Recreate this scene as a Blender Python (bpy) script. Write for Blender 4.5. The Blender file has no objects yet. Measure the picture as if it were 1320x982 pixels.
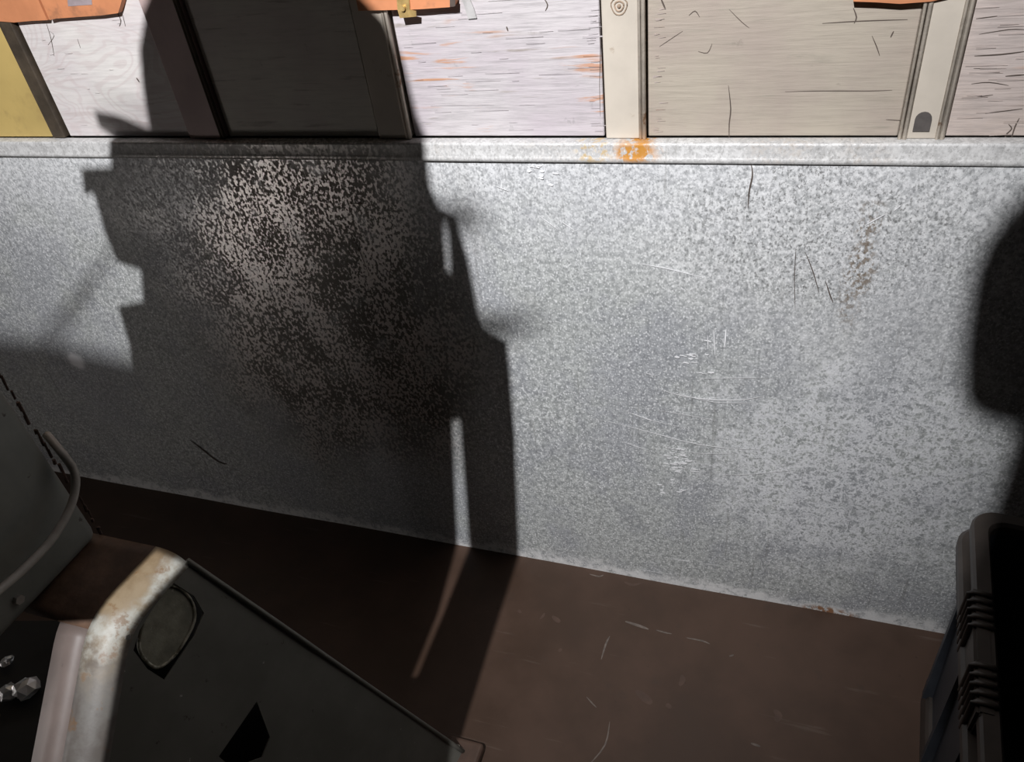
import bpy, bmesh, math, random
from mathutils import Vector, Matrix
from mathutils.geometry import tessellate_polygon
random.seed(7)
scn = bpy.context.scene
COL = scn.collection
# ------------------------------------------------------------------ camera
FPX = 977.0
CAM = Vector((0.0, -1.15, 1.501))
def _n(v): return v / v.length
dn = _n(Vector((185, 1290, FPX)))
lf = Vector((-2960, -315, FPX)); lf = _n(lf - dn * lf.dot(dn))
rt = -lf; up = -dn
fw = up.cross(rt)
if fw.z < 0: fw = -fw
RW = Matrix((rt, fw, up))                     # image frame -> world
cx = RW @ Vector((1, 0, 0)); cy = -(RW @ Vector((0, 1, 0))); cz = -(RW @ Vector((0, 0, 1)))
cd = bpy.data.cameras.new('camera'); cam = bpy.data.objects.new('camera', cd); COL.objects.link(cam)
cam.matrix_world = Matrix(((cx.x, cy.x, cz.x, CAM.x), (cx.y, cy.y, cz.y, CAM.y), (cx.z, cy.z, cz.z, CAM.z), (0, 0, 0, 1)))
cd.sensor_width = 36; cd.lens = FPX / 1320 * 36; cd.clip_start = 0.01
scn.camera = cam
# ------------------------------------------------------------------ light
w = bpy.data.worlds.new('world'); scn.world = w; w.use_nodes = True
w.node_tree.nodes['Background'].inputs[0].default_value = (0.9, 0.95, 1.0, 1)
w.node_tree.nodes['Background'].inputs[1].default_value = 0.009
LAMP = Vector((-0.28, -1.80, 2.50))
AIM = Vector((-0.74, 0, 1.20))
ld = bpy.data.lights.new('work_light_beam', 'SPOT'); lo = bpy.data.objects.new('work_light_beam', ld); COL.objects.link(lo)
ld.energy = 345; ld.spot_size = math.radians(80); ld.spot_blend = 1.0; ld.shadow_soft_size = 0.003
ld.color = (0.985, 0.98, 1.0)
lo.location = LAMP; lo.rotation_euler = (AIM - LAMP).to_track_quat('-Z', 'Y').to_euler()
SIDE = Vector((-2.15, -1.32, 0.42))
sd = bpy.data.lights.new('side_glow', 'AREA'); so = bpy.data.objects.new('side_glow', sd); COL.objects.link(so)
sd.shape = 'RECTANGLE'; sd.size = 0.25; sd.size_y = 0.35; sd.energy = 1.6; sd.color = (1.0, 0.93, 0.9)
so.location = SIDE; so.rotation_euler = (Vector((-1.0, 0, 0.9)) - SIDE).to_track_quat('-Z', 'Y').to_euler()
scn.view_settings.view_transform = 'Standard'; scn.view_settings.look = 'None'
scn.view_settings.exposure = 0.0; scn.view_settings.gamma = 1.0; scn.view_settings.use_curve_mapping = False

# ------------------------------------------------------------------ helpers
def ray(p): return _n(RW @ Vector((p[0] - 660, p[1] - 491, FPX)))
def on_axis(p, ax, v):
    d = ray(p); return CAM + d * ((v - CAM[ax]) / d[ax])
def on_plane(p, P0, N):
    d = ray(p); return CAM + d * ((P0 - CAM).dot(N) / d.dot(N))
def link(name, me, mat, parent=None):
    o = bpy.data.objects.new(name, me); COL.objects.link(o)
    if mat and not me.materials: me.materials.append(mat)
    if parent: o.parent = parent
    return o
def from_bm(name, bm, mat, parent=None, smooth=False):
    me = bpy.data.meshes.new(name); bmesh.ops.recalc_face_normals(bm, faces=bm.faces[:]); bm.to_mesh(me); bm.free()
    if smooth:
        for p in me.polygons: p.use_smooth = True
    return link(name, me, mat, parent)
def pyd(name, vs, fs, mat, parent=None, smooth=False):
    bm = bmesh.new(); V = [bm.verts.new(v) for v in vs]
    for f in fs:
        try: bm.faces.new([V[i] for i in f])
        except ValueError: pass
    return from_bm(name, bm, mat, parent, smooth)
def tag(o, label=None, cat=None, group=None, kind=None):
    if label: o['label'] = label
    if cat: o['category'] = cat
    if group: o['group'] = group
    if kind: o['kind'] = kind
    return o
def empty(name, loc, label, cat):
    o = bpy.data.objects.new(name, None); COL.objects.link(o); o.location = loc; o.empty_display_size = 0.05
    # children are modelled in world space; keep them there
    return tag(o, label, cat)
def adopt(o, parent):
    o.parent = parent; o.matrix_parent_inverse = Matrix.Translation(parent.location).inverted()
    return o
def box_bm(lo_, hi, bev=0.0, seg=2):
    bm = bmesh.new(); bmesh.ops.create_cube(bm, size=1.0)
    for v in bm.verts:
        v.co = Vector(((lo_[i] + hi[i]) / 2 + v.co[i] * (hi[i] - lo_[i]) for i in range(3)))
    if bev: bmesh.ops.bevel(bm, geom=bm.edges[:], offset=bev, segments=seg, affect='EDGES', profile=0.5)
    return bm
def box(name, lo_, hi, mat, parent=None, bev=0.0, seg=2):
    return from_bm(name, box_bm(lo_, hi, bev, seg), mat, parent)
def tube_bm(bm, pts, r, n=8):
    rings = []
    for i, p in enumerate(pts):
        p = Vector(p); t = _n(Vector(pts[min(i + 1, len(pts) - 1)]) - Vector(pts[max(i - 1, 0)]))
        a = t.cross(Vector((0.3, 0.2, 1))); a = _n(a) if a.length > 1e-4 else Vector((1, 0, 0)); b = t.cross(a)
        rr = r[i] if isinstance(r, (list, tuple)) else r
        rings.append([bm.verts.new(p + (a * math.cos(k * 2 * math.pi / n) + b * math.sin(k * 2 * math.pi / n)) * rr) for k in range(n)])
    for i in range(len(rings) - 1):
        for k in range(n): bm.faces.new((rings[i][k], rings[i][(k + 1) % n], rings[i + 1][(k + 1) % n], rings[i + 1][k]))
    bm.faces.new(rings[0]); bm.faces.new(rings[-1][::-1])
def smooth_pts(pts, n=6):
    pts = [Vector(p) for p in pts]; out = []
    for i in range(len(pts) - 1):
        p0, p1, p2, p3 = pts[max(i - 1, 0)], pts[i], pts[i + 1], pts[min(i + 2, len(pts) - 1)]
        for k in range(n):
            t = k / n
            out.append(0.5 * ((2 * p1) + (p2 - p0) * t + (2 * p0 - 5 * p1 + 4 * p2 - p3) * t * t + (3 * p1 - p0 - 3 * p2 + p3) * t ** 3))
    out.append(pts[-1]); return out
def ribbon_bm(bm, pts, wid, nrm, lift=0.0004):
    """tapered thin strip lying on a surface with normal nrm"""
    nrm = Vector(nrm); n = len(pts); top = []
    for i, p in enumerate(pts):
        p = Vector(p); t = _n(Vector(pts[min(i + 1, n - 1)]) - Vector(pts[max(i - 1, 0)])); s = _n(t.cross(nrm))
        wv = wid * (0.25 + 0.75 * math.sin(math.pi * (i + 0.35) / (n - 0.3)))
        top.append((bm.verts.new(p + s * wv / 2 + nrm * lift), bm.verts.new(p - s * wv / 2 + nrm * lift)))
    for i in range(n - 1): bm.faces.new((top[i][0], top[i + 1][0], top[i + 1][1], top[i][1]))
def sheet_poly(name, outer, holes, mat, parent, thick, offdir):
    """plate with holes: tessellated outline, pushed out by thick along offdir"""
    loops = [outer] + holes
    tris = tessellate_polygon([[Vector(p) for p in l] for l in loops])
    flat = [Vector(p) for l in loops for p in l]; n = len(flat); off = Vector(offdir) * thick
    vs = flat + [p + off for p in flat]; fs = [tuple(t) for t in tris] + [tuple(i + n for i in t) for t in tris]
    b = 0
    for l in loops:
        for k in range(len(l)):
            a, c = b + k, b + (k + 1) % len(l); fs.append((a, c, c + n, a + n))
        b += len(l)
    return pyd(name, vs, fs, mat, parent)

# ------------------------------------------------------------------ materials
class NT:
    def __init__(s, name):
        s.m = bpy.data.materials.new(name); s.m.use_nodes = True; s.t = s.m.node_tree; s.N = s.t.nodes; s.L = s.t.links
        s.b = s.N['Principled BSDF']
        s.tc = s.N.new('ShaderNodeTexCoord'); s.co = s.tc.outputs['Object']
    def new(s, typ, **k):
        n = s.N.new(typ)
        for a, v in k.items(): setattr(n, a, v)
        return n
    def set(s, inp, v):
        if hasattr(v, 'is_linked') or isinstance(v, bpy.types.NodeSocket): s.L.new(v, inp)
        else: inp.default_value = v
    def map(s, scale=(1, 1, 1), loc=(0, 0, 0), rot=(0, 0, 0), co=None):
        n = s.new('ShaderNodeMapping'); s.L.new(co or s.co, n.inputs[0])
        n.inputs['Location'].default_value = loc; n.inputs['Rotation'].default_value = rot; n.inputs['Scale'].default_value = scale
        return n.outputs[0]
    def noise(s, scale, detail=3, rough=0.55, co=None, dist=0.0):
        n = s.new('ShaderNodeTexNoise'); s.L.new(co or s.co, n.inputs['Vector'])
        n.inputs['Scale'].default_value = scale; n.inputs['Detail'].default_value = detail; n.inputs['Roughness'].default_value = rough; n.inputs['Distortion'].default_value = dist
        return n.outputs[0]
    def ramp(s, f, a, b, va=0.0, vb=1.0):
        n = s.new('ShaderNodeMapRange'); n.interpolation_type = 'SMOOTHSTEP'; s.set(n.inputs[0], f)
        for i, v in enumerate((a, b, va, vb)): n.inputs[i + 1].default_value = v
        return n.outputs[0]
    def math(s, op, a, b=0.0, clamp=False):
        n = s.new('ShaderNodeMath', operation=op, use_clamp=clamp); s.set(n.inputs[0], a); s.set(n.inputs[1], b); return n.outputs[0]
    def mix(s, f, a, b, blend='MIX'):
        n = s.new('ShaderNodeMix', data_type='RGBA', blend_type=blend); s.set(n.inputs[0], f)
        for i, v in ((6, a), (7, b)):
            if isinstance(v, tuple) and len(v) == 3: v = (*v, 1)
            s.set(n.inputs[i], v)
        return n.outputs[2]
    def xyz(s, co=None):
        n = s.new('ShaderNodeSeparateXYZ'); s.L.new(co or s.co, n.inputs[0]); return n.outputs
    def bump(s, h, strength=0.3, dist=0.002, prev=None):
        n = s.new('ShaderNodeBump'); s.L.new(h, n.inputs['Height']); n.inputs['Strength'].default_value = strength; n.inputs['Distance'].default_value = dist
        if prev: s.L.new(prev, n.inputs['Normal'])
        return n.outputs[0]
    def done(s, col, rough=0.6, metal=0.0, nrm=None, spec=0.5):
        if isinstance(col, tuple): col = (*col, 1) if len(col) == 3 else col
        s.set(s.b.inputs['Base Color'], col); s.set(s.b.inputs['Roughness'], rough); s.set(s.b.inputs['Metallic'], metal)
        s.b.inputs['Specular IOR Level'].default_value = spec
        if nrm: s.L.new(nrm, s.b.inputs['Normal'])
        return s.m
    def blob(s, x, z, rx, rz, nz=None, amt=0.5):
        """soft patch around (x,z) on a surface parallel to the back wall, edge broken by noise"""
        o = s.xyz(); dx = s.math('DIVIDE', s.math('SUBTRACT', o[0], x), rx); dz = s.math('DIVIDE', s.math('SUBTRACT', o[2], z), rz)
        d = s.math('SQRT', s.math('ADD', s.math('MULTIPLY', dx, dx), s.math('MULTIPLY', dz, dz)))
        if nz is not None: d = s.math('ADD', d, s.math('MULTIPLY', s.math('SUBTRACT', nz, 0.5), amt * 2))
        return s.ramp(d, 0.45, 1.05, 1.0, 0.0)

def zinc_material(name, hem=False):
    t = NT(name); o = t.xyz()
    big = t.noise(3.2, 4, 0.6); mid = t.noise(14, 5, 0.65); fine = t.noise(95, 3, 0.6); fine2 = t.noise(150, 2, 0.6, t.map((1, 1, 0.7), (3, 1, 2)))
    swirl = t.noise(42, 6, 0.72, dist=0.35)
    tone = t.mix(t.ramp(fine, 0.33, 0.68), (0.335, 0.35, 0.345), (0.60, 0.62, 0.605))
    tone = t.mix(t.ramp(t.math('ADD', big, t.math('MULTIPLY', t.math('SUBTRACT', mid, 0.5), 0.5)), 0.40, 0.62, 0.0, 0.75), tone, t.mix(t.ramp(fine, 0.33, 0.68), (0.31, 0.32, 0.345), (0.45, 0.465, 0.49)))
    # pale oxide bloom in a ragged patch low on the right, and marbling
    bloom = t.math('MULTIPLY', t.blob(0.18, 0.42, 0.33, 0.34, mid, 0.8), t.ramp(t.math('ABSOLUTE', t.math('SUBTRACT', swirl, 0.5)), 0.0, 0.075, 1.0, 0.0))
    tone = t.mix(t.math('MULTIPLY', bloom, 0.75), tone, (0.82, 0.83, 0.85))
    tone = t.mix(t.math('MULTIPLY', t.ramp(swirl, 0.58, 0.72), 0.35), tone, (0.74, 0.75, 0.76))
    # whiter zinc along the upper third, duller lower down
    upper_pale = t.ramp(t.math('ADD', o[2], t.math('MULTIPLY', mid, 0.3)), 0.90, 1.24, 0.0, 0.9)
    tone = t.mix(upper_pale, tone, t.mix(t.ramp(fine, 0.38, 0.6), (0.55, 0.56, 0.57), (0.82, 0.83, 0.84)))
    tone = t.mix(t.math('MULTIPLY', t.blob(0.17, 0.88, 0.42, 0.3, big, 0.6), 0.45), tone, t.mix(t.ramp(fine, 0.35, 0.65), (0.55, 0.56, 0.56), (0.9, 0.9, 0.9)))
    spk = t.noise(270, 2, 0.6, t.map((1, 1, 0.8), (7, 3, 1)))
    tone = t.mix(t.ramp(spk, 0.55, 0.66, 0.0, 0.75), tone, (0.93, 0.94, 0.94))
    tone = t.mix(t.ramp(spk, 0.45, 0.32, 0.0, 0.6), tone, (0.22, 0.225, 0.23))
    tone = t.mix(t.math('MULTIPLY', bloom, 0.45), tone, (0.86, 0.87, 0.89))
    tone = t.mix(t.ramp(t.noise(7, 5, 0.7, t.map((1, 1, 1), (9, 2, 4))), 0.56, 0.70, 0.0, 0.35), tone, (0.24, 0.25, 0.27))
    # dark pitting
    pit_m = t.math('MAXIMUM', t.blob(0.06, 0.92, 0.27, 0.17, mid, 0.7), 0.0)
    pit = t.math('MULTIPLY', pit_m, t.ramp(t.noise(210, 3, 0.65, t.map((1, 1, 0.7), (1, 8, 4))), 0.53, 0.64))
    tone = t.mix(t.math('MULTIPLY', pit, 0.6), tone, (0.05, 0.048, 0.043))
    # brown run under the pitting
    run = t.math('MULTIPLY', t.blob(0.125, 0.87, 0.03, 0.12, mid, 0.9), t.ramp(fine2, 0.47, 0.58))
    tone = t.mix(t.math('MULTIPLY', run, 0.7), tone, (0.17, 0.11, 0.055))
    # bare speckled metal on the left; part of the shadow's dark put in its colour
    pat_m = t.blob(-0.90, 0.70, 0.44, 0.60, big, 0.6)
    grain = t.ramp(t.math('ADD', fine2, t.math('MULTIPLY', t.math('SUBTRACT', t.noise(9, 4, 0.6, t.map((1, 1, 0.8), (2, 0, 5))), 0.5), 0.55)), 0.46, 0.58)
    bare = t.mix(grain, (0.16, 0.15, 0.135), (0.78, 0.74, 0.71))
    tone = t.mix(t.math('MULTIPLY', pat_m, t.ramp(mid, 0.28, 0.5, 0.5, 1.0)), tone, bare)
    metal = t.math('ADD', t.math('MULTIPLY', pat_m, 0.72), 0.1)
    bs = on_axis((97, 465), 1, 0.0); tone = t.mix(t.blob(bs.x, bs.z, 0.035, 0.032, mid, 0.6), tone, (0.93, 0.93, 0.95))
    # vertical drip marks
    drip = t.ramp(t.noise(1, 3, 0.6, t.map((70, 1, 3.2))), 0.62, 0.70)
    tone = t.mix(t.math('MULTIPLY', drip, 0.3), tone, (0.13, 0.125, 0.11))
    # white crust at the foot of the sheet, with a rust bit
    if not hem:
        crust = t.math('MULTIPLY', t.ramp(t.math('ADD', o[2], t.math('MULTIPLY', t.math('SUBTRACT', mid, 0.5), 0.10)), 0.012, 0.042, 1.0, 0.0), t.ramp(swirl, 0.34, 0.54))
        tone = t.mix(t.math('MULTIPLY', crust, 0.85), tone, (0.88, 0.88, 0.87))
        rb = t.math('MULTIPLY', t.blob(0.19, 0.0, 0.075, 0.022, mid, 0.8), t.ramp(fine, 0.4, 0.55)); tone = t.mix(rb, tone, (0.33, 0.17, 0.09))
    else:
        tone = t.mix(0.45, tone, (0.50, 0.48, 0.45))
        r1 = t.math('MULTIPLY', t.blob(-0.228, 1.053, 0.045, 0.030, mid, 0.9), t.ramp(fine, 0.36, 0.5)); tone = t.mix(r1, tone, (0.55, 0.24, 0.03))
        r2 = t.math('MULTIPLY', t.blob(-0.285, 1.055, 0.04, 0.025, mid, 0.9), t.ramp(fine, 0.45, 0.6)); tone = t.mix(t.math('MULTIPLY', r2, 0.7), tone, (0.6, 0.4, 0.12))
        r3 = t.math('MULTIPLY', t.ramp(big, 0.5, 0.62), t.ramp(fine, 0.4, 0.65)); tone = t.mix(t.math('MULTIPLY', r3, 0.35), tone, (0.38, 0.29, 0.2))
    rough = t.math('ADD', t.ramp(grain, 0.0, 1.0, 0.62, 0.42), t.math('MULTIPLY', pat_m, -0.04))
    n1 = t.bump(fine2, 0.35, 0.0012); n2 = t.bump(mid, 0.2, 0.003, n1)
    return t.done(tone, rough, metal, n2)

def wood_paint(name, base, crackcol, crack=0.5, orange=0.0, swirl=False, tint=(0.9, 0.86, 0.9)):
    t = NT(name)
    if swirl: g = t.noise(1, 4, 0.6, t.map((2.2, 1, 26)), dist=1.6)
    else: g = t.noise(1, 5, 0.62, t.map((5.5, 1, 75)), dist=0.4)
    fineg = t.noise(1, 4, 0.7, t.map((14, 1, 190)))
    pat = t.noise(6, 4, 0.6); blot = t.noise(38, 4, 0.65)
    col = t.mix(t.ramp(pat, 0.35, 0.68), base, tuple(base[i] * tint[i] for i in range(3)))
    col = t.mix(t.ramp(fineg, 0.42, 0.70, 0.0, 0.75 * crack), col, tuple(c * 0.6 for c in base))
    if swirl:
        rings = t.ramp(t.math('SINE', t.math('MULTIPLY', t.noise(1, 2, 0.5, t.map((5, 1, 9)), dist=0.8), 95)), 0.1, 0.95, 0.0, 0.35)
        col = t.mix(rings, col, (0.56, 0.47, 0.46))
    cr = t.math('MULTIPLY', t.ramp(g, 0.585, 0.66), t.ramp(pat, 0.38, 0.55))
    col = t.mix(t.math('MULTIPLY', cr, crack), col, crackcol)
    if orange: 
        om = t.math('MULTIPLY', t.ramp(g, 0.555, 0.62), t.ramp(t.noise(4.5, 3, 0.5, t.map((1, 1, 2.0), (4, 0, 7))), 0.52, 0.62))
        col = t.mix(t.math('MULTIPLY', om, orange), col, (0.58, 0.27, 0.13))
    col = t.mix(t.ramp(blot, 0.66, 0.74, 0.0, 0.4), col, tuple(c * 0.45 for c in base))
    n = t.bump(g, 0.5 * crack + 0.1, 0.004); n = t.bump(fineg, 0.25, 0.002, n)
    return t.done(col, 0.62, 0, n, 0.3)

def plain(name, col, rough=0.6, metal=0.0, var=0.2, scale=25, bump=0.15, dirt=None, dscale=18, dlo=0.55, dhi=0.66, spec=0.5):
    t = NT(name); a = t.noise(scale, 5, 0.6); c = t.mix(t.ramp(a, 0.3, 0.7), tuple(x * (1 - var) for x in col), tuple(min(1, x * (1 + var)) for x in col))
    if dirt: c = t.mix(t.ramp(t.noise(dscale, 5, 0.65), dlo, dhi), c, dirt)
    return t.done(c, rough, metal, t.bump(t.noise(scale * 4, 3), bump, 0.0015), spec)

M = {}
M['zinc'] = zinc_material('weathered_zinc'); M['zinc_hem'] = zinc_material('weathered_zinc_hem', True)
M['scratch'] = plain('bare_scratch', (0.92, 0.92, 0.93), 0.5, 0.0, 0.05)
M['crack'] = plain('crack_dark', (0.09, 0.068, 0.055), 0.8)
M['white_a'] = wood_paint('paint_white_wavy', (0.72, 0.69, 0.66), (0.5, 0.42, 0.4), 0.4, 0, True)
M['white_b'] = wood_paint('paint_cream_plain', (0.66, 0.63, 0.56), (0.2, 0.16, 0.13), 0.4)  # the panel's own cream paint
M['white_c'] = wood_paint('paint_pink_cracked', (0.585, 0.55, 0.555), (0.30, 0.26, 0.22), 0.75, 0.7)
M['white_d'] = wood_paint('paint_tan_smooth', (0.435, 0.385, 0.315), (0.22, 0.22, 0.17), 0.4)
M['white_e'] = wood_paint('paint_pink_rough', (0.56, 0.485, 0.45), (0.20, 0.14, 0.12), 0.8, 0.2, tint=(0.92, 0.89, 0.84))
M['batten'] = plain('paint_batten', (0.55, 0.495, 0.42), 0.6, 0, 0.08, 9, 0.2, (0.45, 0.38, 0.3), 30, 0.64, 0.72, 0.3)
M['batten_red'] = plain('paint_batten_reddish', (0.50, 0.38, 0.36), 0.6, 0, 0.12, 9, 0.2)
M['moulding'] = plain('paint_moulding', (0.72, 0.64, 0.54), 0.6, 0, 0.12, 40, 0.2, (0.36, 0.22, 0.13), 26, 0.58, 0.66, 0.3)
M['dark_batten'] = plain('dark_brown_strip', (0.06, 0.045, 0.03), 0.6, 0, 0.3, 30)
M['yellow'] = plain('ochre_yellow_board', (0.52, 0.38, 0.135), 0.5, 0, 0.1, 5, 0.1, (0.42, 0.30, 0.11), 8, 0.55, 0.7)
M['orange'] = plain('orange_brown_board', (0.60, 0.24, 0.11), 0.65, 0, 0.12, 14, 0.2, (0.42, 0.18, 0.09), 12, 0.56, 0.68)
M['greylabel'] = plain('faded_grey_print', (0.33, 0.27, 0.28), 0.7)
M['brass'] = plain('tarnished_brass', (0.62, 0.43, 0.17), 0.4, 0.5, 0.25, 60)
M['greystrip'] = plain('grey_strap', (0.52, 0.51, 0.50), 0.5, 0.2, 0.15, 40)
M['plaque'] = plain('dark_grey_tab', (0.085, 0.075, 0.07), 0.6, 0.0, 0.2, 60)
M['knot'] = plain('wood_knot', (0.33, 0.24, 0.17), 0.7, 0, 0.4, 90)
def floor_mat():
    t = NT('brown_floor'); a = t.noise(3.5, 5, 0.6); b = t.noise(22, 5, 0.65); c = t.noise(60, 4, 0.6)
    col = t.mix(t.ramp(a, 0.35, 0.65), (0.060, 0.035, 0.023), (0.088, 0.052, 0.036))
    col = t.mix(t.ramp(b, 0.6, 0.72, 0, 0.5), col, (0.06, 0.04, 0.03))
    col = t.mix(t.ramp(t.noise(1, 4, 0.6, t.map((3, 40, 1), (0, 0, 0), (0, 0, 0.35))), 0.64, 0.7, 0, 0.22), col, (0.19, 0.15, 0.12))
    col = t.mix(t.ramp(c, 0.68, 0.74, 0, 0.7), col, (0.035, 0.022, 0.016))
    return t.done(col, t.ramp(a, 0.3, 0.7, 0.45, 0.62), 0, t.bump(b, 0.15, 0.002), 0.35)
M['floor'] = floor_mat()
M['scuff'] = plain('pale_scuff', (0.15, 0.12, 0.10), 0.7, 0, 0.3, 80)
M['ceiling'] = plain('dark_ceiling', (0.10, 0.085, 0.07), 0.8)
M['machine'] = plain('grey_green_enamel', (0.19, 0.195, 0.175), 0.45, 0, 0.14, 12, 0.12, (0.06, 0.052, 0.04), 34, 0.66, 0.72)
def stand_mat():
    t = NT('worn_grey_enamel'); a = t.noise(11, 5, 0.6); b = t.noise(40, 5, 0.65)
    col = t.mix(t.ramp(a, 0.3, 0.7), (0.135, 0.132, 0.112), (0.175, 0.17, 0.148))
    col = t.mix(t.ramp(b, 0.66, 0.73, 0, 0.85), col, (0.05, 0.042, 0.03))
    col = t.mix(t.ramp(t.noise(55, 4, 0.6, t.map((1, 1, 1), (5, 2, 9))), 0.70, 0.75, 0, 0.9), col, (0.5, 0.49, 0.44))
    return t.done(col, 0.5, 0, t.bump(b, 0.15, 0.002))
M['stand'] = stand_mat()
def bend_mat():
    t = NT('rusty_enamel_painted_shade'); o = t.xyz(); a = t.noise(16, 5, 0.65); b = t.noise(45, 4, 0.65)
    col = t.mix(t.ramp(a, 0.35, 0.65), (0.18, 0.125, 0.068), (0.26, 0.20, 0.125))
    low = t.ramp(t.math('ADD', o[2], t.math('MULTIPLY', a, 0.1)), 0.68, 0.75, 1.0, 0.0)  # lower bend darkened in colour for the half-shade there
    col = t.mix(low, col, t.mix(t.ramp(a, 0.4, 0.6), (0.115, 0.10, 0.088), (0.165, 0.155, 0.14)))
    lit_corner = t.math('MULTIPLY', t.ramp(t.math('ADD', o[2], t.math('MULTIPLY', a, 0.05)), 0.705, 0.72, 1.0, 0.0), t.ramp(t.math('ADD', o[2], t.math('MULTIPLY', b, 0.1)), 0.70, 0.74))  # pale patch paints the brightly lit corner
    col = t.mix(t.math('MULTIPLY', lit_corner, 0.8), col, (0.46, 0.47, 0.43))
    col = t.mix(t.ramp(b, 0.56, 0.68, 0, 0.7), col, (0.17, 0.09, 0.035))
    return t.done(col, 0.5, 0, t.bump(b, 0.2, 0.002))
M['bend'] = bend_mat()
M['rust_top'] = plain('dark_rusty_steel', (0.11, 0.062, 0.038), 0.7, 0, 0.35, 22, 0.35)
M['flange'] = plain('pinkish_grey_primer', (0.165, 0.13, 0.115), 0.5, 0, 0.12, 14, 0.15, (0.06, 0.045, 0.035), 40, 0.66, 0.72)
M['knockout'] = plain('knockout_disc', (0.27, 0.26, 0.20), 0.5, 0.1, 0.25, 40, 0.3, (0.5, 0.47, 0.38), 70, 0.62, 0.70)
M['crust'] = plain('pale_crust', (0.40, 0.38, 0.30), 0.5, 0.1, 0.4, 60, 0.5, (0.10, 0.09, 0.06), 45, 0.46, 0.6)
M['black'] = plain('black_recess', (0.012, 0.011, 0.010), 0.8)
M['cable'] = plain('grey_cable_sheath', (0.33, 0.31, 0.28), 0.45, 0, 0.1, 60)
M['gasket'] = plain('dark_rusty_seam', (0.07, 0.04, 0.03), 0.8, 0, 0.4, 60)
M['foil'] = plain('crumpled_foil', (0.62, 0.62, 0.62), 0.35, 0.6, 0.1)
M['steel'] = plain('dull_steel', (0.45, 0.43, 0.40), 0.4, 0.7)
M['foot'] = plain('brown_foot', (0.085, 0.05, 0.035), 0.6)
M['crate'] = plain('dark_blue_black_plastic', (0.034, 0.039, 0.048), 0.5, 0, 0.15, 20, 0.1)
M['rim'] = plain('dark_brown_black_plastic', (0.060, 0.049, 0.042), 0.48, 0, 0.15, 20, 0.1)
M['canvas'] = plain('shadow_caster_canvas', (0.045, 0.042, 0.038), 0.9, 0, 0.2, 60, 0.3)
M['housing'] = plain('black_lamp_housing', (0.03, 0.03, 0.03), 0.5)

# ------------------------------------------------------------------ floor, ceiling, wall
WY = 0.022                                             # front of the wooden wall's panels
def struct(o): o['kind'] = 'structure'; return o
struct(tag(box('floor', (-3.4, -3.0, -0.05), (2.2, 0.12, 0.0), M['floor']), 'brown worn board floor at the foot of the metal sheet', 'floor'))
struct(tag(box('ceiling', (-3.4, -3.0, 2.80), (2.2, 0.12, 2.86), M['ceiling']), 'dark ceiling above the room', 'ceiling'))
fl_o = bpy.data.objects['floor']
bm = bmesh.new()
for px, w_ in [([(806, 801), (822, 806), (836, 811)], .007), ([(846, 812), (856, 815), (866, 817)], .004), ([(885, 822), (905, 826), (915, 830)], .004), ([(756, 898), (763, 906), (769, 912)], .003), ([(760, 985), (780, 960), (786, 930)], .003), ([(940, 846), (946, 844)], .004), ([(968, 958), (980, 962)], .005), ([(760, 740), (772, 743), (778, 741)], .004), ([(775, 850), (781, 830), (786, 820)], .004)]:
    ribbon_bm(bm, smooth_pts([on_axis(p, 2, 0.0) for p in px], 3), w_, (0, 0, 1), 0.0004)
o = from_bm('scuff_marks', bm, M['scuff'], fl_o); o['kind'] = 'stuff'
bm = bmesh.new()
for px, w_ in [([(696, 798), (700, 794), (702, 790)], .006), ([(712, 794), (718, 799), (722, 802)], .012), ([(876, 884), (880, 876), (879, 870)], .012), ([(820, 890), (832, 900), (840, 907)], .018), ([(668, 786), (672, 790)], .008), ([(860, 912), (864, 908)], .014), ([(805, 750), (815, 754), (826, 752)], .008), ([(1000, 930), (1004, 922), (998, 915)], .014), ([(720, 840), (724, 836)], .008)]:
    ribbon_bm(bm, smooth_pts([on_axis(p, 2, 0.0) for p in px], 3), w_, (0, 0, 1), 0.0004)
o = from_bm('dark_stains', bm, M['foot'], fl_o); o['kind'] = 'stuff'
wall = struct(tag(box('wall_back', (-3.4, WY + 0.012, 0.0), (2.2, 0.12, 2.80), M['dark_batten']), 'old painted wooden wall of panels and upright battens', 'wall'))
bat_right = [-1.395, -1.000, -0.612, -0.208, 0.205, 0.60, 1.00]
bat_w = [0.040, 0.088, 0.068, 0.068, 0.057, 0.06, 0.06]
pm = ['yellow', 'white_a', 'white_b', 'white_c', 'white_d', 'white_e', 'white_b', 'white_d']
edges = [-2.4] + bat_right
for i, (l, r_) in enumerate(zip([-2.4] + bat_right, [b - w_ for b, w_ in zip(bat_right, bat_w)] + [2.2])):
    yy = WY - 0.004 if i == 0 else WY
    p = box('plywood_panel', (l + 0.001, yy, 1.0678), (r_ - 0.001, WY + 0.0125, 2.79), M[pm[i]], wall, 0.0015, 1)
    p['label'] = ['smooth ochre yellow panel', 'white painted plywood with wavy grain', 'cream plywood panel', 'pinkish white plywood with cracked grain and orange streaks',
                  'smooth tan cream plywood with a few cracks', 'pinkish plywood with deep cracked grain', 'cream plywood panel', 'tan plywood panel'][i]
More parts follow.
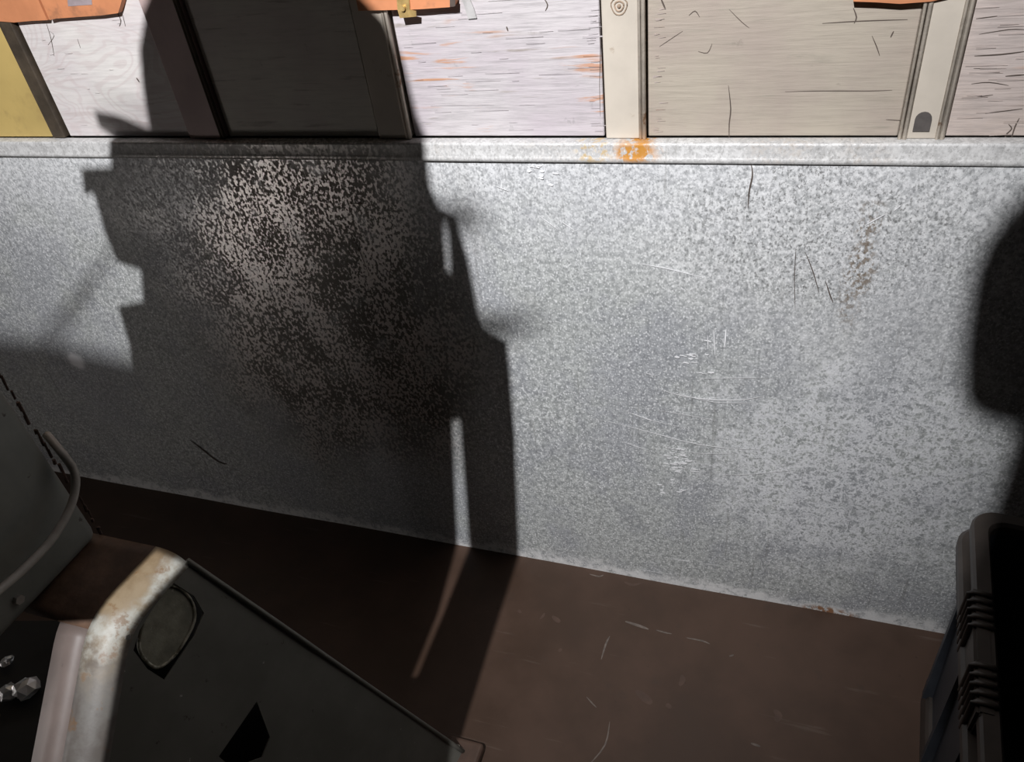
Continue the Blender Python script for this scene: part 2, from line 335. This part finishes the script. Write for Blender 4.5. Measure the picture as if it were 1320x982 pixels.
for i, (r_, w_) in enumerate(zip(bat_right, bat_w)):
    m = M['dark_batten'] if i == 0 else (M['batten_red'] if i == 1 else M['batten'])
    b = box('batten', (r_ - w_ + 0.004, WY - 0.010, 1.0678), (r_ - 0.004, WY + 0.0124, 2.79), m, wall, 0.002, 2)
    if i > 0:
        sides = ((r_ - 0.005,), (r_ - w_ + 0.005,)) if i > 3 else ((r_ - 0.005,),)
        for (sx,) in sides:
            for off, ww in ((-0.0045, 0.0036), (0.0015, 0.0046)):
                bm = bmesh.new(); tube_bm(bm, [(sx + off, WY - 0.010, 1.0678), (sx + off, WY - 0.010, 2.79)], ww * 0.72, 8)
                from_bm('moulding_bead', bm, M['moulding'] if i != 1 else M['dark_batten'], b, True)
# dark cracks in the boards
def crack(px, wid=0.0022):
    bm = bmesh.new(); pts = [on_axis(p, 1, WY) for p in px]; pts = smooth_pts(pts, 3)
    ribbon_bm(bm, pts, wid * 0.62, (0, -1, 0), 0.0006)
    return from_bm('crack', bm, M['crack'], wall)
for px, w_ in [([(939, 110), (942, 140), (940, 160), (940, 184)], .003), ([(1300, 160), (1304, 166), (1296, 175), (1300, 185)], .003), ([(1314, 152), (1308, 164), (1302, 184)], .003),
               ([(700, -4), (706, 6), (703, 14)], .003), ([(852, -2), (858, 12)], .004), ([(653, 34), (655, 40)], .004), ([(1100, 10), (1104, 22), (1101, 30)], .003),
               ([(1012, 118), (1060, 117), (1120, 117), (1150, 116)], .0018), ([(1060, 30), (1110, 27), (1170, 25)], .0022), ([(1124, 46), (1130, 60), (1134, 72)], .002), ([(1152, 40), (1148, 48)], .003),
               ([(888, 20), (896, 14), (902, 22)], .002), ([(900, 66), (912, 68), (918, 56)], .0018), ([(940, 12), (956, 28), (966, 36)], .0015), ([(850, 60), (880, 40)], .0014),
               ([(1142, 154), (1160, 155), (1176, 155)], .0018), ([(1190, 170), (1196, 178), (1198, 184)], .002), ([(60, 30), (66, 50), (70, 72)], .0022), ([(150, 14), (156, 26), (154, 34)], .003), ([(158, 18), (162, 34)], .002),
               ([(176, 100), (180, 106)], .005), ([(100, 50), (104, 62)], .0015), ([(64, 40), (70, 46), (62, 58)], .0014), ([(1258, 24), (1290, 20)], .002), ([(1262, 44), (1300, 38), (1322, 38)], .0018), ([(1256, 72), (1290, 70), (1322, 66)], .003),
               ([(1296, 98), (1322, 96)], .003), ([(1252, 126), (1280, 122)], .002), ([(1270, 146), (1318, 140)], .0022), ([(772, 22), (774, 60), (773, 110), (774, 150)], .0016), ([(1255, 88), (1285, 88)], .0016), ([(1252, 108), (1275, 106), (1300, 110)], .002)]:
    crack(px, w_)
# peeling ends of the plywood beside the battens: little lifted flakes
def flakes(n, xr, zr, wl, mat):
    bm = bmesh.new()
    for _ in range(n):
        x = random.uniform(*xr); z = random.uniform(*zr); l = random.uniform(*wl); h = random.uniform(0.0006, 0.0016)
        a = [bm.verts.new((x, WY - 0.0004, z - h)), bm.verts.new((x + l, WY - 0.0004, z - h * .3)), bm.verts.new((x + l, WY - 0.0014, z + h * .5)), bm.verts.new((x, WY - 0.001, z + h))]
        bm.faces.new(a); b = [bm.verts.new(v.co + Vector((0, 0.0012, -0.0006))) for v in a]; bm.faces.new(b)
    o = from_bm('paint_flakes', bm, mat, wall); o['kind'] = 'stuff'
flakes(60, (-0.612, -0.29), (1.07, 1.40), (0.012, 0.07), M['white_c'])
flakes(34, (-0.30, -0.285), (1.07, 1.40), (0.008, 0.02), M['white_c'])
flakes(36, (-0.200, -0.19), (1.07, 1.40), (0.006, 0.016), M['white_e'])
flakes(50, (0.206, 0.30), (1.07, 1.40), (0.01, 0.05), M['white_e'])
flakes(25, (-1.36, -1.15), (1.07, 1.40), (0.006, 0.02), M['white_a'])
# arch shaped dark tab and the knot on the battens
c0 = on_axis((1187, 169), 1, WY - 0.011); hw, hh = 0.0105, 0.027
pts = [(c0.x - hw, c0.y, c0.z), (c0.x + hw, c0.y, c0.z)] + [(c0.x + hw * math.cos(a), c0.y, c0.z + hh - hw + hw * math.sin(a)) for a in [math.pi * k / 8 for k in range(9)]]
tag(sheet_poly('arched_tab', [Vector(p) for p in pts], [], M['plaque'], None, 0.0015, (0, -1, 0)), 'small dark arch-shaped tab on the upright batten', 'tab')
kc = on_axis((798, 8), 1, WY - 0.0105)
kn = bmesh.new()
for R_, r2 in ((0.0115, 0.0009), (0.0065, 0.0012)):
    ring = [(kc.x + R_ * math.cos(a) * (1 + .1 * math.sin(3 * a)), kc.y, kc.z + R_ * math.sin(a)) for a in [2 * math.pi * k / 16 for k in range(17)]]
    tube_bm(kn, ring, r2, 6)
bmesh.ops.create_uvsphere(kn, u_segments=10, v_segments=6, radius=0.003, matrix=Matrix.Translation(kc))
from_bm('wood_knot', kn, M['knot'], wall, True)
# orange-brown boards and fittings along the top of the view
def wall_board(name, px, ztop, mat, y0, th, label, cat, parent=None):
    pts = [on_axis(p, 1, y0) for p in px]; l, r_ = pts[0], pts[-1]
    outer = pts + [Vector((r_.x, y0, ztop)), Vector((l.x, y0, ztop))]
    return tag(sheet_poly(name, outer, [], mat, parent, th, (0, 1, 0)), label, cat)
yb = WY - 0.012
wall_board('orange_board', [(-60, 22), (-20, 26), (18, 29), (40, 27), (61, 26)], 1.46, M['orange'], yb, 0.012, 'orange-brown board at the far top left over the yellow panel', 'board')
b2 = wall_board('orange_board', [(64, 26), (72, 24), (100, 22), (130, 20), (152, 17), (155, 8), (158, -4)], 1.46, M['orange'], yb, 0.012, 'orange-brown board with a grey printed mark, over the white plywood', 'board')
g = [on_axis(p, 1, yb) for p in [(88, 8), (119, 6), (118, -6), (87, -4)]]
sheet_poly('printed_mark', g, [], M['greylabel'], b2, 0.0006, (0, -1, 0))
b3 = wall_board('wooden_rail', [(462, 14), (500, 13), (540, 12), (583, 9), (586, 2), (586, -3)], 1.31, M['orange'], WY - 0.020, 0.0195, 'short reddish-brown wooden rail with a brass catch at the top edge', 'rail')
b3b = [on_axis(p, 1, WY - 0.0204) for p in [(580, 9), (587, 8), (587, -4), (580, -4)]]
sheet_poly('dark_end', b3b, [], M['crack'], b3, 0.0005, (0, -1, 0))  # dark strip on the rail's end
wall_board('wooden_rail', [(1100, 2), (1130, 3), (1160, 5), (1200, 2), (1222, -3)], 1.31, M['orange'], WY - 0.016, 0.0155, 'thin reddish rail end above the right batten', 'rail')
bp = on_axis((520, 10), 1, WY - 0.021)
br = empty('brass_catch', bp, 'small tarnished brass catch on the reddish-brown rail', 'catch')
adopt(sheet_poly('plate', [on_axis(p, 1, WY - 0.0205) for p in [(512, -2), (528, -2), (529, 12), (537, 14), (537, 21), (516, 23), (513, 12)]], [], M['brass'], None, 0.002, (0, -1, 0)), br)
bm = bmesh.new(); tube_bm(bm, [bp + Vector((0.001, -0.001, 0)), bp + Vector((0.001, -0.006, 0))], 0.004, 12); adopt(from_bm('rivet', bm, M['brass'], None), br)
sp = [on_axis(p, 1, WY - 0.001) for p in [(593, -8), (603, -8), (611, 10), (615, 23), (604, 24), (600, 10)]]
tag(sheet_poly('metal_strap', sp, [], M['greystrip'], None, 0.0025, (0, -1, 0)), 'short grey metal strap hanging beside the reddish rail', 'strap')

# ------------------------------------------------------------------ galvanised sheet
sheet = empty('galvanised_sheet', (-0.5, 0, 0), 'tall weathered galvanised steel sheet lining the lower wall', 'metal sheet')
bm = bmesh.new(); NX, NZ = 110, 34; X0, X1, ZT = -3.2, 1.6, 1.036; G = []
for j in range(NZ + 1):
    row = []
    for i in range(NX + 1):
        x = X0 + (X1 - X0) * i / NX; z = ZT * j / NZ
        y = 0.0016 * math.sin(3.1 * x + 1.2 * z) * math.sin(4.4 * z + x) + 0.0007 * math.sin(11 * x + 7 * z)
        row.append(bm.verts.new((x, y, z)))
    G.append(row)
for j in range(NZ):
    for i in range(NX): bm.faces.new((G[j][i], G[j][i + 1], G[j + 1][i + 1], G[j + 1][i]))
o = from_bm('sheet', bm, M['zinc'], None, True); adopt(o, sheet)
md = o.modifiers.new('thickness', 'SOLIDIFY'); md.thickness = 0.0012; md.offset = -1; md.use_rim = False
prof = [(0.018, 1.0668), (-0.003, 1.067), (-0.005, 1.0655), (-0.0056, 1.062), (-0.0058, 1.0455), (-0.0068, 1.0435), (-0.0078, 1.0405), (-0.0072, 1.0370), (-0.0055, 1.0350), (-0.002, 1.0340), (0.003, 1.036)]
vs = []; fs = []; NS = 60
for i in range(NS + 1):
    x = X0 + (X1 - X0) * i / NS
    vs += [(x, y + 0.0006 * math.sin(5 * x), z + 0.0007 * math.sin(2.3 * x + 1)) for y, z in prof]
k = len(prof)
for i in range(NS):
    for j in range(k - 1): fs.append((i * k + j, i * k + j + 1, (i + 1) * k + j + 1, (i + 1) * k + j))
adopt(pyd('folded_hem', vs, fs, M['zinc_hem'], None, True), sheet)['label'] = 'folded top hem with orange rust'
# bright scratches
bm = bmesh.new()
scr = [([(852, 502), (880, 510), (920, 515), (955, 515), (982, 511)], .0022), ([(870, 506), (920, 518), (976, 519)], .0012), ([(800, 527), (830, 538), (850, 544), (890, 553)], .0013), ([(815, 533), (840, 542)], .0018),
       ([(772, 540), (820, 552), (850, 560), (880, 568), (910, 574), (945, 578), (978, 579)], .0018), ([(845, 528), (880, 534), (925, 542)], .0011), ([(800, 568), (820, 575), (836, 580)], .0014),
       ([(826, 340), (860, 346), (904, 357)], .0018), ([(695, 278), (720, 296)], .0012), ([(722, 284), (742, 298)], .0014), ([(1116, 290), (1128, 283), (1141, 276)], .0018), ([(1152, 272), (1162, 264)], .0014),
       ([(866, 720), (880, 722), (892, 724)], .0022), ([(832, 714), (845, 716)], .0016), ([(905, 726), (950, 732)], .0012), ([(930, 612), (970, 611), (1020, 606)], .0012), ([(920, 425), (922, 458)], .0016), ([(936, 424), (934, 448)], .0025), ([(912, 432), (913, 450)], .0014),
       ([(900, 488), (950, 487), (990, 487)], .0010), ([(830, 480), (846, 485)], .0012), ([(850, 586), (870, 590)], .0012), ([(820, 733), (870, 741)], .0012), ([(640, 240), (655, 246)], .0014), ([(845, 573), (900, 584), (950, 584)], .001)]
for px, w_ in scr: ribbon_bm(bm, smooth_pts([on_axis(p, 1, -0.0026) for p in px], 4), w_, (0, -1, 0), 0.0003)
for cxp, cyp, n in ((866, 590, 16), (862, 628, 10), (885, 462, 12), (690, 222, 10), (870, 600, 10)):
    for _ in range(n):
        a = (cxp + random.gauss(0, 11), cyp + random.gauss(0, 9)); ln = random.uniform(4, 11)
        ribbon_bm(bm, [on_axis((a[0] + ln * q, a[1] + ln * q * random.uniform(0, .25)), 1, -0.0026) for q in (0, .5, 1)], random.uniform(.002, .005), (0, -1, 0), 0.0003)
o = adopt(from_bm('scratch_marks', bm, M['scratch'], None), sheet); o['kind'] = 'stuff'; o['label'] = 'bright curved scratches'
bm = bmesh.new()
for px, w_ in [([(968, 210), (970, 225), (966, 245), (964, 268)], .0022), ([(1038, 325), (1048, 350), (1056, 378)], .0016), ([(1064, 362), (1070, 380), (1074, 390)], .002), ([(1026, 320), (1024, 360), (1025, 400)], .001),
               ([(245, 567), (262, 580), (280, 594), (292, 598)], .006), ([(452, 300), (462, 320), (475, 352)], .002), ([(448, 262), (472, 262)], .002)]:
    ribbon_bm(bm, smooth_pts([on_axis(p, 1, -0.0026) for p in px], 4), w_, (0, -1, 0), 0.0003)
o = adopt(from_bm('dark_scores', bm, M['crack'], None), sheet); o['kind'] = 'stuff'

# ------------------------------------------------------------------ machine on a folded steel stand (left foreground)
A = on_axis((226, 712), 2, 0.70); B = on_axis((602, 972), 2, 0.012); C = on_axis((142, 802), 2, 0.695)
NF = _n((B - A).cross(C - A)); NF = NF if NF.dot(CAM - A) > 0 else -NF
Dn = on_plane((112, 975), A, NF); cdir = _n(Dn - C); Dn = C + cdir * 0.62
mach = empty('workshop_machine', (-0.95, -0.68, 0), 'grey enamelled machine on a folded steel stand, rust on its rounded corner', 'machine')
ed = 0.030                                                    # half size of the bends
# path A -> C -> Dn with a rounded corner
tA = _n(A - C); rc = 0.045
path = [A + (A - C) * 0.02] + [A + (C + tA * rc - A) * q for q in (0.2, 0.45, 0.7, 0.9)]
for q in range(0, 7):
    s = q / 6; path.append((1 - s) ** 2 * (C + tA * rc) + 2 * s * (1 - s) * C + s * s * (C + cdir * rc))
for q in (0.12, 0.2, 0.3, 0.45, 0.62): path.append(C + cdir * q)
cen = A + (B - A) * 0.45 + (C - A) * 0.9
rows = []
for i, P in enumerate(path):
    tg = _n(path[min(i + 1, len(path) - 1)] - path[max(i - 1, 0)]); inn = NF.cross(tg); inn = _n(inn)
    if inn.dot(cen - P) < 0: inn = -inn
    outd = Vector((-1, 0.0, 0.0))
    S0 = P + inn * ed; E0 = P + outd * ed * 1.25
    rows.append((S0, P, E0, E0 + outd * (0.035 if i > 7 else 0.05), inn, outd))
vs = []; fs = []; NB = 7
for S0, P, E0, E1, inn, outd in rows:
    for q in range(NB + 1):
        s = q / NB; vs.append((1 - s) ** 2 * S0 + 2 * s * (1 - s) * P + s * s * E0)
for i in range(len(rows) - 1):
    for q in range(NB): a = i * (NB + 1) + q; fs.append((a, a + 1, a + NB + 2, a + NB + 1))
o = adopt(pyd('bent_corner', vs, fs, M['bend'], None, True), mach); o['label'] = 'rounded bent edge, enamel worn to rust, lower shade and lit corner painted'
md = o.modifiers.new('thickness', 'SOLIDIFY'); md.thickness = 0.002; md.offset = 0
# top flange and front flange
ti = rows[:10]; gi = rows[9:]
def flange(name, rr, mat, ext):
    vs = []; fs = []
    for S0, P, E0, E1, inn, outd in rr: vs += [E0, E0 + outd * ext]
    for i in range(len(rr) - 1): fs.append((2 * i, 2 * i + 1, 2 * i + 3, 2 * i + 2))
    o = adopt(pyd(name, vs, fs, mat, None, True), mach); md = o.modifiers.new('thickness', 'SOLIDIFY'); md.thickness = 0.002; md.offset = 0
    return o
flange('top_flange', ti, M['rust_top'], 0.22)['label'] = 'dark rusty top'
flange('front_flange', gi, M['flange'], 0.05)['label'] = 'pinkish grey front flange'
# right side plate with cut-outs
outer = [r[0] for r in rows]; Bn = B + (Dn - C) * 0.0
low = on_plane((420, 1150), A, NF)
outer = outer + [low, B + (B - A) * 0.01 - _n(C - A) * 0.0, A + (B - A) * 0.06]
def onF(p): return on_plane(p, A, NF)
hexa = [onF(p) for p in [(222, 750), (250, 768), (263, 790), (250, 820), (212, 876), (190, 862), (172, 838), (180, 812), (196, 786)]]
dia = [onF(p) for p in [(331, 904), (348, 950), (338, 976), (300, 990), (282, 975)]]
adopt(sheet_poly('side_plate', outer, [hexa, dia], M['stand'], None, 0.0025, -NF), mach)['label'] = 'dark grey side plate with cut-out holes'
pc = [onF(p) for p in [(215, 754), (236, 760), (250, 778), (252, 800), (240, 826), (224, 848), (205, 861), (190, 852), (181, 836), (183, 812), (193, 786), (203, 764)]]
pc = smooth_pts(pc + [pc[0]], 3)[:-1]
kd = adopt(sheet_poly('knockout_disc', [p - NF * 0.004 for p in pc], [], M['knockout'], None, 0.003, -NF), mach)
bm = bmesh.new(); tube_bm(bm, [p - NF * 0.0035 for p in pc] + [pc[0] - NF * 0.0035], 0.0025, 6); from_bm('raised_lip', bm, M['crust'], kd, True).matrix_parent_inverse = kd.matrix_world.inverted()
# inner darkness of the stand: back plate, lower shelf
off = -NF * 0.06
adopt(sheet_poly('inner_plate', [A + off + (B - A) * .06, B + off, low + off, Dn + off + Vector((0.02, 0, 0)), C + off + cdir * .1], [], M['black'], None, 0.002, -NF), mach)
# edge lip along the far sloped edge
bm = bmesh.new(); tube_bm(bm, smooth_pts([A + (A - B) * 0.0 + (B - A) * .03, A + (B - A) * .3 + NF * .002, A + (B - A) * .6 - NF * .001, B], 4), 0.0045, 8)
adopt(from_bm('edge_lip', bm, M['stand'], None, True), mach)
# shelf with scraps
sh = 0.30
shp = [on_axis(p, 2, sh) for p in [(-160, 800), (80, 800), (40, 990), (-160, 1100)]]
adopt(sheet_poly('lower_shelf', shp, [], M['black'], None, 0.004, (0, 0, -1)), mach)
for leg in [(-1.26, -0.80), (-1.26, -0.50)]:
    adopt(box('rear_leg', (leg[0] - .015, leg[1] - .015, 0), (leg[0] + .015, leg[1] + .015, 0.695), M['rust_top'], None, .003), mach)
for cpx, sz in (((12, 892), 0.020), ((34, 886), 0.026), ((8, 852), 0.012)):
    c = on_axis(cpx, 2, sh + 0.012); bm = bmesh.new(); bmesh.ops.create_icosphere(bm, subdivisions=2, radius=sz)
    for v in bm.verts: v.co = Vector((v.co.x * random.uniform(.6, 1.25), v.co.y * random.uniform(.6, 1.3), max(-0.011, v.co.z * random.uniform(.3, .8))))
    o = from_bm('foil_scrap', bm, M['foil'], None); o.location = c
    tag(o, {12: 'crumpled pale scrap at the left edge behind the stand flange', 34: 'larger crumpled pale scrap beside the stand flange', 8: 'tiny pale scrap at the left edge, highest of the three'}[cpx[0]], 'scrap', 'crumpled scraps by the stand')
# machine body above the stand
V = on_axis((132, 690), 2, 0.70)
bx0, bx1, by0, by1 = V.x - 0.34, V.x, V.y - 0.20, V.y
o = adopt(box('body_casing', (bx0, by0, 0.70), (bx1, by1, 1.16), M['machine'], None, 0.018, 4), mach)
for p in o.data.polygons: p.use_smooth = True
bm = bmesh.new()
for k in range(26):                                            # rusty seam bits along the back edge
    z = 0.70 + k * 0.012 + random.uniform(-.003, .003); l = random.uniform(.004, .016); q = random.uniform(-.003, .003)
    tube_bm(bm, [(bx1 - 0.004 + q, by1 + 0.003, z), (bx1 - 0.003 + q, by1 + 0.004, z + l)], random.uniform(.0012, .0024), 6)
adopt(from_bm('rusty_seam', bm, M['gasket'], None), mach)['label'] = 'broken dark rusty seam'
# cable
xs = bx1 + 0.012
cp = [on_axis(p, 0, x_) for p, x_ in [((60, 560), xs - .03), ((80, 584), xs + .004), ((95, 606), xs + .012), ((97, 630), xs + .016), ((88, 660), xs + .018), ((66, 696), xs + .020), ((36, 728), xs + .022), ((4, 756), xs + .026), ((-40, 790), xs + .03), ((-90, 840), xs + .0)]]
bm = bmesh.new(); tube_bm(bm, smooth_pts(cp, 6), 0.0058, 10)
adopt(from_bm('power_cable', bm, M['cable'], None, True), mach)['label'] = 'thick grey cable curving across the body'
# bolts and foot
def bolt(c, n, r, par):
    n = _n(Vector(n)); bm = bmesh.new(); tube_bm(bm, [c, c + n * r * .9], r, 6); adopt(from_bm('bolt', bm, M['steel'], None), par)
bolt(onF((164, 821)), NF, 0.004, mach); bolt(on_axis((22, 772), 0, bx1), (1, 0, 0), 0.007, mach)
fb = on_axis((606, 968), 2, 0.0)
o = adopt(box('stand_foot', (fb.x - 0.045, fb.y - 0.09, 0.0), (fb.x + 0.030, fb.y + 0.012, 0.026), M['foot'], None, 0.008, 3), mach); o['label'] = 'dark brown foot'
bolt(Vector((fb.x - 0.018, fb.y - 0.012, 0.026)), (0, 0, 1), 0.006, mach)

# ------------------------------------------------------------------ crate at the right
cr = empty('storage_crate', (0.5, -0.4, 0), 'dark plastic storage crate with ribbed handle at the lower right', 'crate')
o0 = Vector((0.352, -0.128, 0)); dy = _n(Vector((-0.096, -0.995, 0))); dx = Vector((-dy.y, dy.x, 0)); LC, WC, HC = 0.60, 0.42, 0.50
dx = dx if dx.x > 0 else -dx
def cp3(u, v, z): return o0 + dx * u + dy * v + Vector((0, 0, z))       # u across, v toward the viewer
def rrect(u0, u1, v0, v1, r, z, n=5):
    out = []
    for (cu, cv, a0) in ((u1 - r, v1 - r, 0), (u0 + r, v1 - r, 90), (u0 + r, v0 + r, 180), (u1 - r, v0 + r, 270)):
        for k in range(n + 1):
            a = math.radians(a0 + 90 * k / n); out.append(cp3(cu + r * math.cos(a), cv + r * math.sin(a), z))
    return out
def loft(name, loops, mat, cap0=False, cap1=False):
    n = len(loops[0]); vs = [p for l in loops for p in l]; fs = []
    for i in range(len(loops) - 1):
        for k in range(n): fs.append((i * n + k, i * n + (k + 1) % n, (i + 1) * n + (k + 1) % n, (i + 1) * n + k))
    if cap0: fs.append(tuple(range(n)))
    if cap1: fs.append(tuple(range((len(loops) - 1) * n, len(loops) * n)))
    o = adopt(pyd(name, vs, fs, mat, None, False), cr); return o
def ins(d, z, r=0.035): return rrect(d, WC - d, d, LC - d, max(0.006, r - d * .4), z)
loft('body', [ins(.028, .0), ins(.024, .006), ins(.010, HC - .03), ins(.010, HC), ins(.016, HC), ins(.034, .010)], M['crate'], True, True)['label'] = 'dark blue-black tapered body'
loft('rim', [ins(.011, HC - .022), ins(-.004, HC - .022), ins(-.006, HC - .018), ins(-.006, HC - .004), ins(-.003, HC + .002), ins(.016, HC + .002), ins(.020, HC - .004), ins(.020, HC - .02)], M['rim'])['label'] = 'rolled top rim'
loft('lower_lip', [ins(.012, HC - .075), ins(-.012, HC - .072), ins(-.015, HC - .066), ins(-.015, HC - .052), ins(-.010, HC - .046), ins(.011, HC - .046)], M['rim'])
loft('base_band', [ins(.027, .0), ins(.014, .0), ins(.012, .06), ins(.016, .07), ins(.022, .07)], M['rim'])['label'] = 'brownish band round the foot'
# ribbed handle on the left rim
hb = bmesh.new()
def add_box_uv(bm, u0, u1, v0, v1, z0, z1):
    vv = [bm.verts.new(cp3(u, v, z)) for z in (z0, z1) for (u, v) in ((u0, v0), (u1, v0), (u1, v1), (u0, v1))]
    for f in ((0, 1, 2, 3), (4, 5, 6, 7), (0, 1, 5, 4), (1, 2, 6, 5), (2, 3, 7, 6), (3, 0, 4, 7)): bm.faces.new([vv[i] for i in f])
add_box_uv(hb, -.010, .014, .165, .375, HC - .070, HC + .003); bmesh.ops.bevel(hb, geom=hb.edges[:], offset=0.004, segments=2, affect='EDGES')
handle = adopt(from_bm('handle', hb, M['rim'], None), cr)
for v0, n in ((.175, 5), (.300, 5)):
    for k in range(n):
        v = v0 + k * .0145; bm = bmesh.new(); z0 = HC + .004
        tube_bm(bm, [cp3(-.0125, v, HC - .066), cp3(-.0125, v, z0 - .006), cp3(-.009, v, z0), cp3(.012, v, z0 + .001), cp3(.016, v, z0 - .004)], 0.0042, 8)
        r = from_bm('grip_rib', bm, M['rim'], handle, True); r.matrix_parent_inverse = Matrix.Translation(cr.location).inverted() @ Matrix.Identity(4); r.matrix_parent_inverse = Matrix.Identity(4)
for v in (.07, .20, .33, .46):
    bm = bmesh.new(); add_box_uv(bm, .006, .026, v - .006, v + .006, .06, HC - .07); adopt(from_bm('side_rib', bm, M['crate'], None), cr)

# ------------------------------------------------------------------ added canvas behind the viewer, cut to shape the lamp's shadows
TY = -1.35
def hit(p):
    q = on_axis(p, 1, 0.0)
    if q.z < 0: return on_axis(p, 2, 0.0)
    if q.z > 1.067: return on_axis(p, 1, WY)
    return q
def to_plane(q, y): return LAMP + (q - LAMP) * ((y - LAMP.y) / (q.y - LAMP.y))
def sh_pt(p, y=TY): return to_plane(hit(p), y)
right_side = [(470, 0), (498, 30), (520, 80), (538, 150), (549, 185), (554, 240), (566, 266), (584, 274), (592, 296), (604, 335), (616, 400), (624, 430), (654, 442), (658, 480), (664, 560), (669, 716), (636, 817), (603, 922), (588, 975)]
left_side = [(-80, 600), (0, 592), (100, 570), (178, 520), (166, 440), (152, 394), (184, 388), (182, 346), (152, 336), (136, 300), (121, 246), (109, 250), (105, 217), (143, 215), (143, 184), (150, 178), (128, 162), (122, 143), (150, 149), (193, 165), (184, 110), (180, 60), (187, 20), (198, -6)]
Rp = [sh_pt(p) for p in right_side]; Lp = [sh_pt(p) for p in left_side]
topz = 2.80
outer = [Vector((Rp[0].x - .03, TY, topz)), Vector((Rp[0].x - .02, TY, Rp[0].z + .12))] + Rp
zb = 1.15
outer += [Vector((Rp[-1].x + .01, TY, zb)), Vector((Lp[0].x - .10, TY, zb)), Vector((Lp[0].x - .10, TY, Lp[0].z))] + Lp
outer += [Vector((Lp[-1].x + .02, TY, Lp[-1].z + .10)), Vector((Lp[-1].x + .03, TY, topz))]
holes = [[sh_pt(p) for p in [(570, 272), (576, 272), (581, 350), (576, 350)]],
         [sh_pt(p) for p in [(583, 540), (593, 538), (605, 703), (572, 790), (538, 872), (531, 872), (565, 790), (589, 704)]]]
# opening cut to let the beam fall on the stand's bent corner and front flange
slot = [to_plane(r[0] - r[4] * 0.008, TY) for r in rows] + [to_plane(r[2] + r[5] * (0.055 if i > 8 else -0.004), TY) for i, r in reversed(list(enumerate(rows)))]
holes.append(slot)
cv = sheet_poly('shadow_caster_sheet', outer, holes, M['canvas'], None, 0.0012, (0, -1, 0))
tag(cv, 'added dark canvas sheet, cut to cast the left shadow', 'canvas')
fl = [sh_pt(p, -1.66) for p in [(-120, 425), (60, 440), (160, 462), (230, 470), (260, 600), (40, 640), (-120, 640)]]
sheet_poly('shadow_caster_flap', fl, [], M['canvas'], cv, 0.0006, (0, -1, 0))  # added flap near the lamp, softens the lower left shadow edge
for a_, b_, r_ in [((540, 276), (628, 272), .0016), ((556, 290), (616, 288), .0013), ((600, 420), (705, 413), .0013), ((620, 428), (672, 424), .0012), ((150, 318), (8, 492), .0007), ((120, 370), (44, 480), .0006), ((215, 150), (120, 128), .0006)]:
    bm = bmesh.new(); p0 = sh_pt(a_, -1.60); p1 = sh_pt(b_, -1.64); tube_bm(bm, [p0, p0 * .5 + p1 * .5, p1], [r_, r_, r_ * .4], 6); from_bm('shadow_caster_thread', bm, M['canvas'], cv)  # added threads that cast the soft shadow streaks
# second, smaller added canvas, cut to shade the right edge
TY2 = -1.58
rs = [sh_pt(p, TY2) for p in [(1345, 228), (1320, 245), (1290, 276), (1266, 312), (1251, 352), (1244, 400), (1239, 450), (1239, 505), (1252, 528), (1282, 541), (1309, 546), (1303, 572), (1281, 650), (1262, 715), (1225, 800), (1215, 900), (1215, 990)]]
xr = rs[0].x + 0.13
outer2 = [Vector((rs[0].x + .005, TY2, topz)), Vector((rs[0].x + .003, TY2, rs[0].z + .05))] + rs + [Vector((xr, TY2, rs[-1].z)), Vector((xr, TY2, topz))]
tag(sheet_poly('shadow_caster_strip', outer2, [], M['canvas'], None, 0.001, (0, -1, 0)), 'added narrow dark canvas strip, cut to shade the right edge', 'canvas')
# work light
wl = empty('work_light', LAMP, 'small black work light hung from the ceiling', 'lamp')
ax = _n(AIM - LAMP); bm = bmesh.new(); tube_bm(bm, [LAMP - ax * .012, LAMP - ax * .03, LAMP - ax * .11, LAMP - ax * .13], [.03, .034, .024, .014], 20); adopt(from_bm('housing', bm, M['housing'], None, False), wl)
bm = bmesh.new(); tube_bm(bm, smooth_pts([LAMP - ax * .12, LAMP - ax * .16 + Vector((0, 0, .06)), Vector((LAMP.x - ax.x * .16, LAMP.y - ax.y * .16, 2.80))], 5), .004, 8); adopt(from_bm('cord', bm, M['housing'], None, True), wl)
